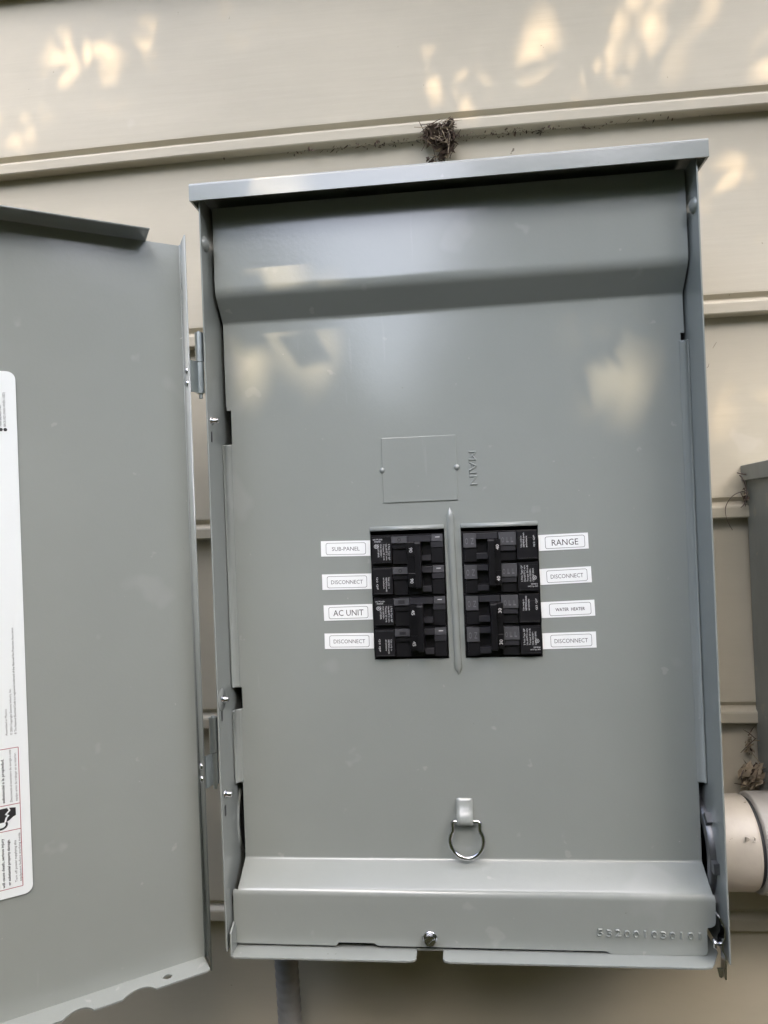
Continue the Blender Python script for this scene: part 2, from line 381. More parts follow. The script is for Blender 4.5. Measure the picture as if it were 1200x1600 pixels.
# lanced tongue and pull ring
b = MB(); rings = []
for (y, z, w) in ((.0012, .1060, .0066), (-.0004, .1010, .0066), (-.0022, .0965, .0066), (-.0046, .0925, .0066), (-.0066, .0890, .0066), (-.0070, .0862, .0064), (-.0060, .0846, .0060), (-.0032, .0838, .0055)):
    rings.append([(0.0214 - w, YM + y, z), (0.0214 - w * .5, YM + y - .0002, z), (0.0214 + w * .5, YM + y - .0002, z), (0.0214 + w, YM + y, z)])
b.loft(rings, 0, False, False, True); b.build('ring_tongue', GREY, front, solid=.0006, offset=0)
ring2 = []
cx, cz, R = 0.0222, 0.0722, 0.0130
for k in range(29):
    a = math.radians(146 + (394 - 146) * k / 28); ring2.append((cx + R * math.cos(a), cz + R * 1.0 * math.sin(a)))
ring2 = [(cx - .0095, 0.0868)] + [(cx - .0107, 0.0858), (cx - .0104, 0.0830), (cx - .0105, 0.0806)] + ring2 + [(cx + .0105, 0.0806), (cx + .0104, 0.0830), (cx + .0107, 0.0858), (cx + .0095, 0.0868)]
ring2.append(ring2[0])
b = MB(); b.tube([(x, YM - .0046 - .0030 * max(0, (0.0868 - z)) / .034, z) for x, z in ring2], .00165, 10)
b.build('pull_ring', STEEL, front, label='shiny wire pull ring hanging from the tongue')
# cover screw: slotted hex washer head
def hexscrew(O, ax, r, parent, name='cover_screw', rot=.3):
    b = MB(); O = Vector(O); ax = Vector(ax).normalized(); a = ax.orthogonal().normalized(); bb = ax.cross(a)
    b.lathe(O, ax, [(0, r * 1.0), (.0008, r * 1.0), (.0013, r * .86)], 24)
    h = [(math.cos(rot + k * math.pi / 3) * r * .84, math.sin(rot + k * math.pi / 3) * r * .84) for k in range(6)]
    sl = r * .13; t = .0042
    b.prism(h, O + ax * (.0013 + .0026), a, bb, ax, .0026)
    b.prism(rrect(-r * .62, r * .62, sl, r * .60, r * .2), O + ax * t, a, bb, ax, .0008); b.prism(rrect(-r * .62, r * .62, -r * .60, -sl, r * .2), O + ax * t, a, bb, ax, .0008)
    return b.build(name, STEEL, parent, bevel=.0003)
hexscrew((-0.0084, YB - .0002, 0.0062), (0, -1, -.05), .0056, front)
# formed corner ears on the cut-outs
for (a, c2) in OPEN:
    b = MB(); b.loft([[(a, YM, OT + .0030), (c2, YM, OT + .0030)], [(a, YM - .0006, OT + .0012), (c2, YM - .0006, OT + .0012)], [(a, YM - .0010, OT - .0004), (c2, YM - .0010, OT - .0004)]], 0, False, False, True)
    b.build('cutout_lip', GREY, front, solid=.0008, offset=0)

# name labels
def name_label(txt, x0, x1, zt, tilt, tw, th, lab, fx=(.10, .91), bold=-.004, tx=None):
    h = 0.0125; b = MB(); O = Vector((x0, YM - .00035, zt - h)); R = Vector((math.cos(tilt), 0, math.sin(tilt))); Up = Vector((-math.sin(tilt), 0, math.cos(tilt))); w = x1 - x0
    b.prism(rect(0, w, 0, h), O, R, Up, -Y, .00025, 0)
    ou = rrect(w * fx[0], w * fx[1], h * .11, h * .87, .0016); inn = rrect(w * fx[0] + .0003, w * fx[1] - .0003, h * .11 + .0003, h * .87 - .0003, .0014)
    n = len(ou); O2 = O - Y * .00008
    b.add([O2 + R * p + Up * q for p, q in ou + inn], [(i, (i + 1) % n, (i + 1) % n + n, i + n) for i in range(n)], 1)
    b.text(txt, O - Y * .0001 + R * (w * (tx or sum(fx) / 2)) + Up * (h * .49 - th / 2), R, Up, w=tw, h=th, mi=1, align='C', bold=bold)
    b.build('name_label', [WHITE, INKG if bold < 0 else INK], front, label=lab)
name_label('SUB-PANEL', -0.0861, -0.0459, 0.3112, -.018, .0226, .0033, 'white label reading SUB-PANEL')
name_label('DISCONNECT', -0.0861, -0.0459, 0.2842, -.008, .0258, .0033, 'white label reading DISCONNECT under SUB-PANEL')
name_label('AC UNIT', -0.0856, -0.0459, 0.2592, .004, .0246, .0050, 'white label reading AC UNIT in large letters', bold=.0)
name_label('DISCONNECT', -0.0859, -0.0459, 0.2364, -.010, .0256, .0033, 'white label reading DISCONNECT under AC UNIT')
name_label('RANGE', 0.0876, 0.1258, 0.3099, .018, .0203, .0050, 'white label reading RANGE in large letters', bold=.0, fx=(.13, .93))
name_label('DISCONNECT', 0.0876, 0.1272, 0.2832, .026, .0250, .0034, 'white label reading DISCONNECT under RANGE', fx=(.13, .92))
name_label('WATER  HEATER', 0.0876, 0.1287, 0.2572, .022, .0226, .0026, 'white label reading WATER HEATER in small letters', fx=(.15, .93), bold=.012)
name_label('DISCONNECT', 0.0876, 0.1287, 0.2328, .012, .0256, .0034, 'white label reading DISCONNECT under WATER HEATER', fx=(.15, .92))

# spring latch clip and stud, lower right
b = MB()
pr = [(0.2008, 0.0320), (0.2040, 0.0245), (0.2040, 0.0170), (0.2022, 0.0138), (0.2022, 0.0082), (0.2040, 0.0042), (0.2040, -0.0015), (0.2035, -0.0125)]
b.loft([[(x, YR + y, z) for x, z in pr] for y in (.0015, .0110)], 0, False, False, False); P(b.build('latch_clip', STEEL, panel, solid=.0009, offset=0))
b = MB(); b.lathe((0.2020, YR + .0060, 0.0108), -X, [(0, .0014), (.0030, .0014), (.0032, .0034), (.0048, .0034), (.0052, .0026), (.0053, .0002)], 14); P(b.build('latch_stud', STEEL, panel))
b = MB(); b.prism([(.001, 0), (.0055, 0), (.0045, -.0062), (.0034, -.0070), (.0022, -.0062)], (0.1972, YR + .003, -0.0052), X, Z, -Y, .0008); P(b.build('latch_tip', STEEL, panel))

# ------------------------------------------------------------------ door, open
A = 0.6135; HX, HY = -0.1816, -0.1138
DU = Vector((-math.cos(A), -math.sin(A), 0)); DN = Vector((math.sin(A), -math.cos(A), 0)); DO = Vector((HX, HY, 0))
DW, DT, DB = 0.372, 0.5452, -0.0040
door = MB()
def dp(u, n, z): return DO + DU * u + DN * n + Z * z
NU, NZ = 12, 14
vs = [dp(DW * i / NU, 0.0009 * math.sin(3.0 * i / NU) * math.sin(math.pi * j / NZ), DB + (DT - DB) * j / NZ) for j in range(NZ + 1) for i in range(NU + 1)]
door.add(vs, [(j * (NU + 1) + i, (j + 1) * (NU + 1) + i, (j + 1) * (NU + 1) + i + 1, j * (NU + 1) + i + 1) for j in range(NZ) for i in range(NU)], 0, True)
door.add([p - DN * .0012 for p in vs], [(j * (NU + 1) + i, j * (NU + 1) + i + 1, (j + 1) * (NU + 1) + i + 1, (j + 1) * (NU + 1) + i) for j in range(NZ) for i in range(NU)], 0, True)
dobj = P(door.build('door', GREY, panel, label='grey panel door swung open with scalloped lower flange'))
door = MB()
def fstrip(pts, mi=0): # list of (a,b) point pairs
    n = len(pts); door.add([p for pr in pts for p in pr], [(2 * i, 2 * i + 1, 2 * i + 3, 2 * i + 2) for i in range(n - 1)], mi, True)
for (u0, sgn) in ((0.0, -1), (DW, 1)):
    arc = [(u0, 0), (u0 + sgn * .0006, .0004), (u0 + sgn * .0009, .0012), (u0 + sgn * .0010, .0141)]
    fstrip([(dp(u, n, DT + .0035 * n / .0141), dp(u, n, DB - .0040 * n / .0141)) for u, n in arc])
# top flange with angled end
arc = [(0, 0), (.0004, .0004), (.0012, .0008), (.0200, .0012), (.0216, .0008)]
fstrip([(dp(.0248 + (.0015 if n > .015 else 0), n, DT + z), dp(DW - .01, n, DT + z)) for n, z in arc])
# bottom flange: scalloped edge with a hole
def ledge(u):
    n = .0193
    for a, c in ((.0412, .0636), (.0830, .1021), (.2250, .2450), (.2700, .2900)):
        if a < u < c:
            t = (u - a) / (c - a); n -= .0068 * math.sin(math.pi * t ** .8) ** .75
    if u < .004: n -= .003 * (1 - u / .004) ** 2
    return n
us = [0.001 + i * .0012 for i in range(308)]
hu, hn, hr = .0305, .0104, .0032
top1 = []; 
for i in range(len(us) - 1):
    u0, u1 = us[i], us[i + 1]
    def col_segments(u):
        d = hr * hr - (u - hu) ** 2
        if d > 0: s_ = math.sqrt(d) ; return [0, hn - s_, hn + s_, ledge(u)]
        return [0, hn, hn, ledge(u)]
    s0, s1 = col_segments(u0), col_segments(u1)
    for k in (0, 2):
        door.quad(dp(u0, s0[k], DB), dp(u0, s0[k + 1], DB - .0003), dp(u1, s1[k + 1], DB - .0003), dp(u1, s1[k], DB))
door.build('flange', GREY, dobj, solid=.0012, offset=0)
# warning sticker with its print
b = MB(); sO = dp(0, .0014, 0)
def sp(u, z, e=0): return dp(u, .0014 + e, z)
SR, SU = Z, DU          # text runs upwards, its top towards the free edge
b.prism(rrect(.1168, .345, .0795, .4395, .0055), sO, DU, Z, DN, .0003, 0)
def line(u0, z0, u1, z1, w=.00045, mi=2):
    a, c = Vector((u0, z0)), Vector((u1, z1)); d = (c - a).normalized(); q = Vector((-d.y, d.x)) * w / 2
    b.add([sp(*(a - q), .0001), sp(*(c - q), .0001), sp(*(c + q), .0001), sp(*(a + q), .0001)], [(0, 1, 2, 3)], mi)
for u0, z0, u1, z1 in ((.1230, .0856, .1230, .1805), (.1230, .0856, .335, .0856), (.1230, .1805, .335, .1805), (.1230, .1422, .335, .1422), (.1230, .1248, .335, .1248), (.335, .0856, .335, .1805)): line(u0, z0, u1, z1)
def stx(t, u, z, w, h, mi=1, bold=0.0): b.text(t, sp(u, z, .0001), SR, SU, w=w, h=h, mi=mi, bold=bold)
stx('will cause death, serious injury', .1338, .0868, .0335, .0017, bold=.02)
stx('or substantial property damage.', .1303, .0878, .0312, .0017, bold=.02)
stx('Turn off power supplying this', .1262, .0890, .0285, .0015, 3)
stx('equipment before working inside.', .1236, .0890, .0335, .0015, 3)
stx('substancial a la propiedad.', .1322, .1440, .0300, .0017, bold=.02)
stx('Desconecte el suministro de energía a este', .1276, .1440, .0355, .0015, 3)
stx('equipo antes de trabajar en su interior.', .1245, .1440, .0330, .0015, 3)
stx('Assembled in Mexico', .1292, .1895, .0180, .0014, 3)
stx('© 2024 Copyright Siemens Industry, Inc.', .1262, .1895, .0315, .0014, 3)
stx('® The National Electrical Code is a registered trademark of the National Fire Protection Association', .1236, .1895, .0730, .0014, 3)
stx('BACK-FED (MAIN WHEN USED)', .1236, .4012, .0235, .0016, 3)
stx('MAIN BREAKER ONLY', .1262, .4012, .0150, .0016, 3)
for u in (.1241, .1268): 
    b.add([sp(u + .0012 * math.cos(a), .3990 + .0012 * math.sin(a), .0001) for a in [k * math.pi / 8 for k in range(16)]], [list(range(16))], 1)
# pictogram: arm struck by a bolt
arm1 = [(.1258, .1398), (.1258, .1345), (.1275, .1338), (.1300, .1318), (.1318, .1312), (.1310, .1340), (.1297, .1352), (.1312, .1362), (.1290, .1385), (.1298, .1404)]
arm2 = [(.1310, .1405), (.1302, .1386), (.1326, .1362), (.1310, .1352), (.1322, .1340), (.1330, .1310), (.142, .1310), (.147, .1325), (.147, .1385), (.142, .1402)]
for ar in (arm1, arm2): b.add([sp(u, z, .0001) for u, z in ar], [list(range(len(ar)))], 1)
arc = [(.1352 + .0038 * math.cos(a), .1296 + .0028 * math.sin(a)) for a in [math.radians(150 + 15 * k) for k in range(13)]]
for i in range(12): line(*arc[i], *arc[i + 1], .0014, 1)
b.build('warning_sticker', [STICK, INK, RED, INKG], dobj, label='white warning sticker with sideways print and red frames')
# hinges
def hinge(zt, zm, zb):
    bx, by, br = -0.1690, -0.1120, .0032
    b = MB(); b.tube([(bx, by, zm), (bx, by, zt)], br, 18); b.box(bx, XL, by + br - .0012, by + br, zm, zt); b.box(XL - .0012, XL, by + br - .0012, by + .020, zm, zt)
    b.tube([(bx, by, zb - .004), (bx, by, zt + .001)], .0015, 12)
    h = P(b.build('hinge', ZINC, panel, label='zinc plated lift-off hinge'))
    b = MB(); b.tube([(bx, by, zb), (bx, by, zm - .0006)], br, 18)
    a = dp(-.0022, .0040, 0); c = Vector((bx, by, 0)) + Vector((-.0012, -.0030, 0)); e = dp(-.0022, .0128, 0)
    for q, r2 in ((a, e), (e, c)):
        dd = (r2 - q).normalized(); nn = Vector((-dd.y, dd.x, 0)) * .0007
        b.add([q - nn + Z * zb, r2 - nn + Z * zb, r2 + nn + Z * zb, q + nn + Z * zb, q - nn + Z * (zm - .0006), r2 - nn + Z * (zm - .0006), r2 + nn + Z * (zm - .0006), q + nn + Z * (zm - .0006)],
              [(0, 3, 2, 1), (4, 5, 6, 7), (0, 1, 5, 4), (1, 2, 6, 5), (2, 3, 7, 6), (3, 0, 4, 7)])
    b.build('hinge_leaf', ZINC, h)
    for zz in (zm - .0085, zm - .0180):
        b = MB(); b.lathe(dp(-.0004, .0088, zz), DU, [(0, .0027), (.0008, .0025), (.0014, .0016), (.0016, .0002)], 14); b.build('rivet', STEEL, h)
hinge(0.4770, 0.4545, 0.4300)
hinge(0.1795, 0.1530, 0.1285)

# ------------------------------------------------------------------ circuit breakers, each a two-pole unit
PITCH = 0.0247; ZT0 = 0.3146
def breaker(bank, first, amps, label, off):
    x0, x1 = OPEN[bank]; x0 += .0006; x1 -= .0006; w = x1 - x0
    zt = ZT0 - first * PITCH
    t = thing('circuit_breaker', label, 'breaker', ((x0 + x1) / 2, YM, zt - 2 * PITCH), 'two-pole breakers in the panel')
    inv = Matrix.Translation((-(x0 + x1) / 2, -YM, -(zt - 2 * PITCH)))
    Y0 = YM + .0015
    for pole in range(2):
        zp = zt - pole * PITCH
        b = MB()
        def bl(u0, u1, v0, v1, h, mi=0):
            b.box(x0 + w * u0, x0 + w * u1, Y0 - h, Y0 + .0005, zp - PITCH * v1, zp - PITCH * v0, mi)
        b.box(x0, x1, Y0, YM + .040, zp - PITCH * .992, zp - PITCH * .008)
        tp = Y0 - .0062; RI, UPX = (-Z, X) if bank == 0 else (Z, -X)
        fine = []
        if bank == 0:
            bl(.015, .285, .07, .92, .0060); bl(.290, .500, .07, .28, .0066, 1); bl(.290, .49, .30, .46, .0050); bl(.300, .49, .47, .96, .0036)
            bl(.505, .830, .07, .26, .0056, 3); bl(.835, .985, .04, .26, .0064, 1); bl(.825, .985, .275, .45, .0058, 3); bl(.83, .98, .46, .95, .0050)
            bl(.690, .815, .70, .87, .0056, 3); bl(.55, .68, .70, .95, .003)
            cxm, czm = x0 + w * .395, zp - PITCH * .175
            if off == 0:
                ou = [(cxm + .0014 * math.cos(a), czm + .0014 * math.sin(a)) for a in [k * math.pi / 9 for k in range(18)]]; iu = [(cxm + .0010 * math.cos(a), czm + .0010 * math.sin(a)) for a in [k * math.pi / 9 for k in range(18)]]
                b.add([(x, Y0 - .00668, z) for x, z in ou + iu], [(i, (i + 1) % 18, (i + 1) % 18 + 18, i + 18) for i in range(18)], 0)
            else:
                b.box(cxm - .0026, cxm + .0026, Y0 - .0069, Y0 - .006, czm - .0013, czm + .0013, 3)
            b.box(x0 + w * .885, x0 + w * .945, Y0 - .0066, Y0 - .006, zp - PITCH * .14, zp - PITCH * .115, 2)
            if pole == 0:
                for j, s_ in enumerate(('HACR Type, SWD', 'SIEMENS')): b.text(s_, (x0 + w * (.165 if j == 0 else .145), tp + .0000, zp - PITCH * (.13 + .065 * j)), -X, -Z, w=w * (.13 if j == 0 else .09), h=PITCH * .045, mi=2)
                for j, s_ in enumerate(('2 Pole Type QP', 'Use 60/75°C wire', 'Torque 50 in-lb', '10 kA 120/240V~', 'CIRCUIT BRKR')): b.text(s_, (x0 + w * (.243 - .037 * j), tp, zp - PITCH * .30), RI, UPX, w=PITCH * (.52 if j < 3 else .42), h=w * .022, mi=2)
                c0 = (x0 + w * .075, zp - PITCH * .37)
            else:
                for j, s_ in enumerate(('Use only in', 'SIEMENS panels', 'and enclosures')): b.text(s_, (x0 + w * (.225 - .035 * j), tp, zp - PITCH * .38), RI, UPX, w=PITCH * (.36 if j != 1 else .46), h=w * .022, mi=2)
                b.text('Q2 QP', (x0 + w * .065, tp, zp - PITCH * .36), RI, UPX, w=PITCH * .40, h=w * .022, mi=2); c0 = None
        else:
            bl(.02, .185, .06, .50, .0064, 1); bl(.035, .19, .52, .95, .0050); bl(.190, .470, .06, .24, .0056, 3); bl(.190, .335, .70, .88, .0056, 3)
            bl(.485, .710, .06, .46, .0064, 1); bl(.49, .70, .47, .64, .0055, 3); bl(.49, .70, .66, .95, .0036); bl(.72, .988, .03, .93, .0060)
            for j, (uu, s_) in enumerate(((.082, 'O'), (.155, 'N'))):
                b.text(s_, (x0 + w * uu, Y0 - .00648, zp - PITCH * .40), RI, UPX, w=PITCH * .20, h=w * .040, mi=4)
            for j, uu in enumerate((.555, .615, .675)):
                b.text('OFF'[j], (x0 + w * uu, Y0 - .00648, zp - PITCH * .38), RI, UPX, w=PITCH * .17, h=w * .034, mi=4)
            if pole == 1:
                for j, s_ in enumerate(('2 Pole Type QP', 'Use 60/75°C wire', 'Torque 50 in-lb', '10 kA 120/240V~', 'CIRCUIT BRKR')): b.text(s_, (x0 + w * (.780 + .037 * j), tp, zp - PITCH * .64), RI, UPX, w=PITCH * (.52 if j < 3 else .42), h=w * .022, mi=2)
                for j, s_ in enumerate(('SIEMENS', 'HACR Type, SWD')): b.text(s_, (x0 + w * (.885 if j == 0 else .845), tp, zp - PITCH * (.74 + .07 * j)), X, Z, w=w * (.09 if j == 0 else .13), h=PITCH * .045, mi=2)
                c0 = (x0 + w * .935, zp - PITCH * .52)
            else:
                for j, s_ in enumerate(('Use only in', 'SIEMENS panels', 'and enclosures')): b.text(s_, (x0 + w * (.785 + .035 * j), tp, zp - PITCH * .55), RI, UPX, w=PITCH * (.36 if j != 1 else .46), h=w * .022, mi=2)
                b.text('Q2 QP', (x0 + w * .955, tp, zp - PITCH * .54), RI, UPX, w=PITCH * .36, h=w * .022, mi=2); c0 = None
        if c0:   # listing mark: ring with two letters
            ou = [(c0[0] + .0016 * math.cos(a), c0[1] + .0016 * math.sin(a)) for a in [k * math.pi / 9 for k in range(18)]]; iu = [(c0[0] + .0013 * math.cos(a), c0[1] + .0013 * math.sin(a)) for a in [k * math.pi / 9 for k in range(18)]]
            b.add([(x, tp, z) for x, z in ou + iu], [(i, (i + 1) % 18, (i + 1) % 18 + 18, i + 18) for i in range(18)], 2)
            b.text('UL', (c0[0] - UPX.x * .0006, tp, c0[1] - RI.z * .0009), RI, UPX, w=.0018, h=.0013, mi=2, bold=.03)
        # print outline of the rating plate
        uA, uB = (.03, .275) if bank == 0 else (.732, .978)
        for (a0, a1, b0, b1) in ((uA, uB, .89, .897), (uA, uB, .25, .257) if pole == 0 else (uA, uB, .10, .107)):
            b.box(x0 + w * a0, x0 + w * a1, tp, tp + .0003, zp - PITCH * b1, zp - PITCH * b0, 3)
        o = b.build('pole_body', [BLACK, MARK, PRINT, MARKD, MARKL], t, bevel=.0003, seg=2); o.matrix_parent_inverse = inv
    # common trip handle over both poles
    b = MB()
    if bank == 0: uc0, uc1, ur0, ur1 = .495, .612, .612, .690
    else: uc0, uc1, ur0, ur1 = .415, .505, .335, .415
    za, zb_ = zt - PITCH * .25, zt - PITCH * 1.72
    b.box(x0 + w * uc0, x0 + w * uc1, Y0 - .0098, Y0 + .001, zb_ + .0012, za - .0006)
    b.prism(rrect(zb_ - za, 0, -.0180, .001, .0014, 3), (x0 + w * ur1, Y0, za), Z, Y, X, w * (ur1 - ur0))
    for zq in (zt - PITCH * .25, zt - PITCH * 1.24):
        b.box(x0 + w * (uc0 + .012), x0 + w * (uc1 - .002), Y0 - .0104, Y0 - .009, zq - PITCH * .47, zq - PITCH * .012)
        R_, U_ = (-Z, X) if bank == 0 else (Z, -X)
        um = (uc0 + uc1) / 2
        hcap = .0027
        b.text(amps, (x0 + w * um - U_.x * hcap / 2, Y0 - .01046, zq - PITCH * (.26 if bank == 0 else .26)), R_, U_, w=.0038, h=hcap, mi=1, align='C')
    o = b.build('handle_tie', [BLACK2, DIGIT], t, bevel=.0003); o.matrix_parent_inverse = inv
    return t
breaker(0, 0, '90', 'black two-pole breaker with 90 on its handle beside SUB-PANEL label', 0)
breaker(0, 2, '45', 'black two-pole breaker with 45 on its handle beside AC UNIT label', 1)
breaker(1, 0, '40', 'black two-pole breaker with 40 on its handle beside RANGE label', 0)
breaker(1, 2, '30', 'black two-pole breaker with 30 on its handle beside WATER HEATER label', 0)

# ------------------------------------------------------------------ conduit to the right
pipe = thing('conduit', 'thick beige painted horizontal conduit leaving the panel to the right', 'conduit', (0.22, -0.055, 0.061))
pin = Matrix.Translation((-0.22, 0.055, -0.061))
c = Vector((XR + .0002, -0.055, 0.0612))
b = MB(); b.lathe(c, X, [(0, .0355), (.0325, .0358), (.0342, .0350), (.0344, .030)], 64); o = b.build('male_adapter', PVC, pipe); o.matrix_parent_inverse = pin
b = MB(); b.lathe(c + X * .0372, X, [(0, .031), (0, .0368), (.0016, .0376), (.60, .0376), (.60, .03)], 64); o = b.build('pipe_run', PVC2, pipe); o.matrix_parent_inverse = pin
b = MB(); b.lathe(c + X * .033, X, [(0, .0335), (.008, .0335)], 48); o = b.build('gasket', BUS, pipe); o.matrix_parent_inverse = pin
b = MB(); b.text('D 2', (0.2290, -0.055 - .0340, 0.0760), X, Z, w=.008, h=.004, ext=.0004); o = b.build('moulded_mark', PVC, pipe); o.matrix_parent_inverse = pin

# second grey box by the conduit
ub = thing('utility_box', 'weathered dark grey utility box with overhanging lid at the right edge', 'utility box', (0.36, -0.0, 0.06))
uin = Matrix.Translation((-0.36, 0, -0.06))
b = MB(); b.box(0.2755, 0.44, -0.085, 0.004, 0.074, 0.3500); o = b.build('body', OLDGREY, ub, bevel=.001); o.matrix_parent_inverse = uin
b = MB(); b.prism([(-.006, .3480), (.096, .3490), (.096, .3632), (-.006, .3616)], (0.2716, 0, 0), -Y, Z, -X, .172); o = b.build('lid', OLDGREY, ub, bevel=.0008); o.matrix_parent_inverse = uin

# flexible conduit below
b = MB(); pts = []; rad = []
for k in range(601):
    z = 0.0 - k * .002; pts.append((-0.1420 + .004 * math.sin(k * .02), -0.030, z - .003 if k else -.004)); rad.append(.0100 + .0005 * (k % 4 in (0, 1)))
b.tube(pts, rad, 20)
tag(b.build('flexible_conduit', FLEX), 'narrow grey ribbed conduit dropping below the panel', 'conduit')

# ------------------------------------------------------------------ debris, twigs, stems
def clump(name, c, r, n, label, seed, mats=(DIRT, STRAW), extra=()):
    rr = random.Random(seed); b = MB()
    for (c, r, n) in [(c, r, n)] + list(extra): clump_bits(b, rr, Vector(c), r, n)
    return tag(b.build(name, list(mats)), label, 'debris')
def clump_bits(b, rr, c, r, n):
    for i in range(n):
        d = Vector((rr.gauss(0, 1), rr.gauss(0, 1), rr.gauss(0, 1))).normalized() * rr.random() ** .5
        p = c + Vector((d.x * r[0], d.y * r[1], d.z * r[2])); s = rr.uniform(.0018, .0080) * (1 if n > 40 else .5)
        a = Vector((rr.gauss(0, 1), rr.gauss(0, 1), rr.gauss(0, 1))).normalized(); e = a.orthogonal().normalized(); f = a.cross(e)
        q = [p - e * s, p + f * s * rr.uniform(.2, .6) + a * s * .4, p + e * s, p - f * s * rr.uniform(.2, .6)]
        b.add(q, [(0, 1, 2), (0, 2, 3)], 0 if rr.random() < .85 else 1)
    for i in range(n // 7):
        p = c + Vector((rr.uniform(-1, 1) * r[0], rr.uniform(-1, .2) * r[1], rr.uniform(-1, 1) * r[2])); d = Vector((rr.gauss(0, 1), rr.gauss(0, .5), rr.gauss(0, 1))).normalized() * rr.uniform(.004, .011)
        b.tube([p - d, p + Vector((0, -.001, .001)), p + d], [.0003, .0004, .0002], 5, 1 if rr.random() < .4 else 0)
clump('leaf_debris', (0.0235, -0.003, 0.6700), (.0125, .006, .0100), 150, 'dark ragged nest of dead leaves under siding edge above the panel', 1, extra=[((0.0150, -.002, .6735), (.007, .005, .006), 70), ((0.0270, -.003, .6600), (.008, .006, .009), 90), ((0.0315, -.004, .6790), (.004, .003, .007), 40), ((0.020, .002, .652), (.011, .004, .003), 40)])
clump('leaf_debris', (0.2660, -0.004, 0.0965), (.009, .006, .010), 90, 'brown dead leaves piled between panel and conduit', 2, (STRAW, DIRT))
clump('leaf_debris', (0.2690, 0.004, 0.1200), (.0040, .004, .012), 34, 'pale brown leaf litter stuck beside utility box', 3, (STRAW, DIRT))
clump('leaf_debris', (0.2715, -0.003, 0.3360), (.0025, .004, .008), 10, 'dark debris tucked behind utility box lid', 4)
rr = random.Random(11); b = MB()
for i in range(260):
    x_ = 0.02 + rr.gauss(0, 1) * .07 + (rr.random() < .4) * .06; y_ = rr.uniform(.0005, .011); z_ = E0 + 4 * EXP - rr.uniform(-.001, .0022)
    s_ = rr.uniform(.0005, .0020) * (1.8 if rr.random() < .2 else 1); a_ = Vector((rr.gauss(0, 1), rr.gauss(0, .6), rr.gauss(0, 1))).normalized(); e_ = a_.orthogonal().normalized()
    p_ = Vector((x_, y_, z_)); b.add([p_ - a_ * s_, p_ + e_ * s_ * .6, p_ + a_ * s_, p_ - e_ * s_ * .5], [(0, 1, 2), (0, 2, 3)], 0)
lit = b.build('edge_litter', DIRT); lit['kind'] = 'stuff'; tag(lit, 'fine dark grit caught along the siding edge above the panel', 'grit')
def stem(pts, r, name, label, M, cat='twig'):
    P_ = [Vector(p) for p in pts]; o = []
    for i in range(len(P_) - 1):
        p0 = P_[max(i - 1, 0)]; p1 = P_[i]; p2 = P_[i + 1]; p3 = P_[min(i + 2, len(P_) - 1)]
        for k in range(6):
            t = k / 6; o.append(.5 * ((2 * p1) + (-p0 + p2) * t + (2 * p0 - 5 * p1 + 4 * p2 - p3) * t * t + (-p0 + 3 * p1 - 3 * p2 + p3) * t ** 3))
    o.append(P_[-1]); b = MB(); n = len(o); b.tube(o, [r * (1 - .5 * i / n) for i in range(n)], 6)
    return tag(b.build(name, M), label, cat)
stem([(0.2720, -.004, .3395), (0.2630, -.006, .3370), (0.2575, -.005, .3320), (0.2545, -.004, .3240), (0.2555, -.005, .3140), (0.2590, -.006, .3060)], .0005, 'twig', 'curved dry twig arching left of utility box lid', TWIG)
stem([(0.2730, -.006, .3535), (0.2690, -.008, .3535), (0.2640, -.008, .3550)], .0008, 'twig', 'short dark twig poking out beside utility box lid', TWIG)
stem([(0.2660, -.008, .3530), (0.2695, -.008, .3470), (0.2715, -.007, .3380), (0.2700, -.006, .3290), (0.2665, -.006, .3250)], .0006, 'twig', 'thin twig drooping below utility box lid', TWIG)
stem([(0.2380, .0085, .3715), (0.2440, .0085, .3680), (0.2530, .0088, .3642), (0.2620, .0086, .3640), (0.2700, .0085, .3658), (0.2800, .0084, .3662)], .00035, 'dry_stem', 'thin dead stem clinging to the siding above utility box', CRACK, 'stem')
stem([(0.2470, .0105, .4490), (0.2500, .0100, .4505), (0.2512, .0108, .4560), (0.2518, .0112, .4610)], .00028, 'dry_stem', 'short dark dead stem on siding right of the panel', TWIG, 'stem')
stem([(0.2540, .0112, .4650), (0.2570, .0112, .4700), (0.2600, .0118, .4735), (0.2625, .0118, .4740)], .00022, 'dry_stem', 'faint dead stem high on siding right of the panel', TWIG, 'stem')
stem([(0.2590, -.008, .1010), (0.2560, -.010, .0960), (0.2575, -.010, .0900)], .0005, 'twig', 'bent dark twig in the litter on the conduit', TWIG)

# ------------------------------------------------------------------ tree that shades the wall
def wallhit(p):            # where a sun ray through p lands on the wall plane
    t = p[:, 1] / SD.y
    return np.stack([p[:, 0] - SD.x * t, p[:, 2] - SD.z * t], 1)
tree = thing('shade_tree', 'leafy tree standing beside the house and dappling the wall', 'tree', (1.75, -3.1, -1.2))
tin = Matrix.Translation((-1.75, 3.1, 1.2))
CC = np.array([0.02 + SD.x * 2.7, SD.y * 2.7, 0.40 + SD.z * 2.7])
b = MB(); base = Vector((1.75, -3.1, -1.25)); fork = Vector((1.55, -2.75, 1.1))
b.tube([base, base + Vector((-.02, .05, .5)), base + Vector((-.1, .2, 1.5)), fork], [.14, .11, .095, .085], 14)
rt = random.Random(9)
for k in range(9):
    tgt = Vector(CC) + Vector((rt.uniform(-1.0, 1.0), rt.uniform(-1.0, .6), rt.uniform(-.3, .6)))
    mid = fork.lerp(tgt, .5) + Vector((rt.uniform(-.15, .15), rt.uniform(-.15, .15), .15))
    b.tube([fork, mid, tgt], [.05, .03, .008], 8)
    for q in range(3):
        t2 = tgt + Vector((rt.uniform(-.5, .5), rt.uniform(-.5, .5), rt.uniform(-.3, .4))); b.tube([mid.lerp(tgt, .3 + .2 * q), t2], [.012, .004], 6)
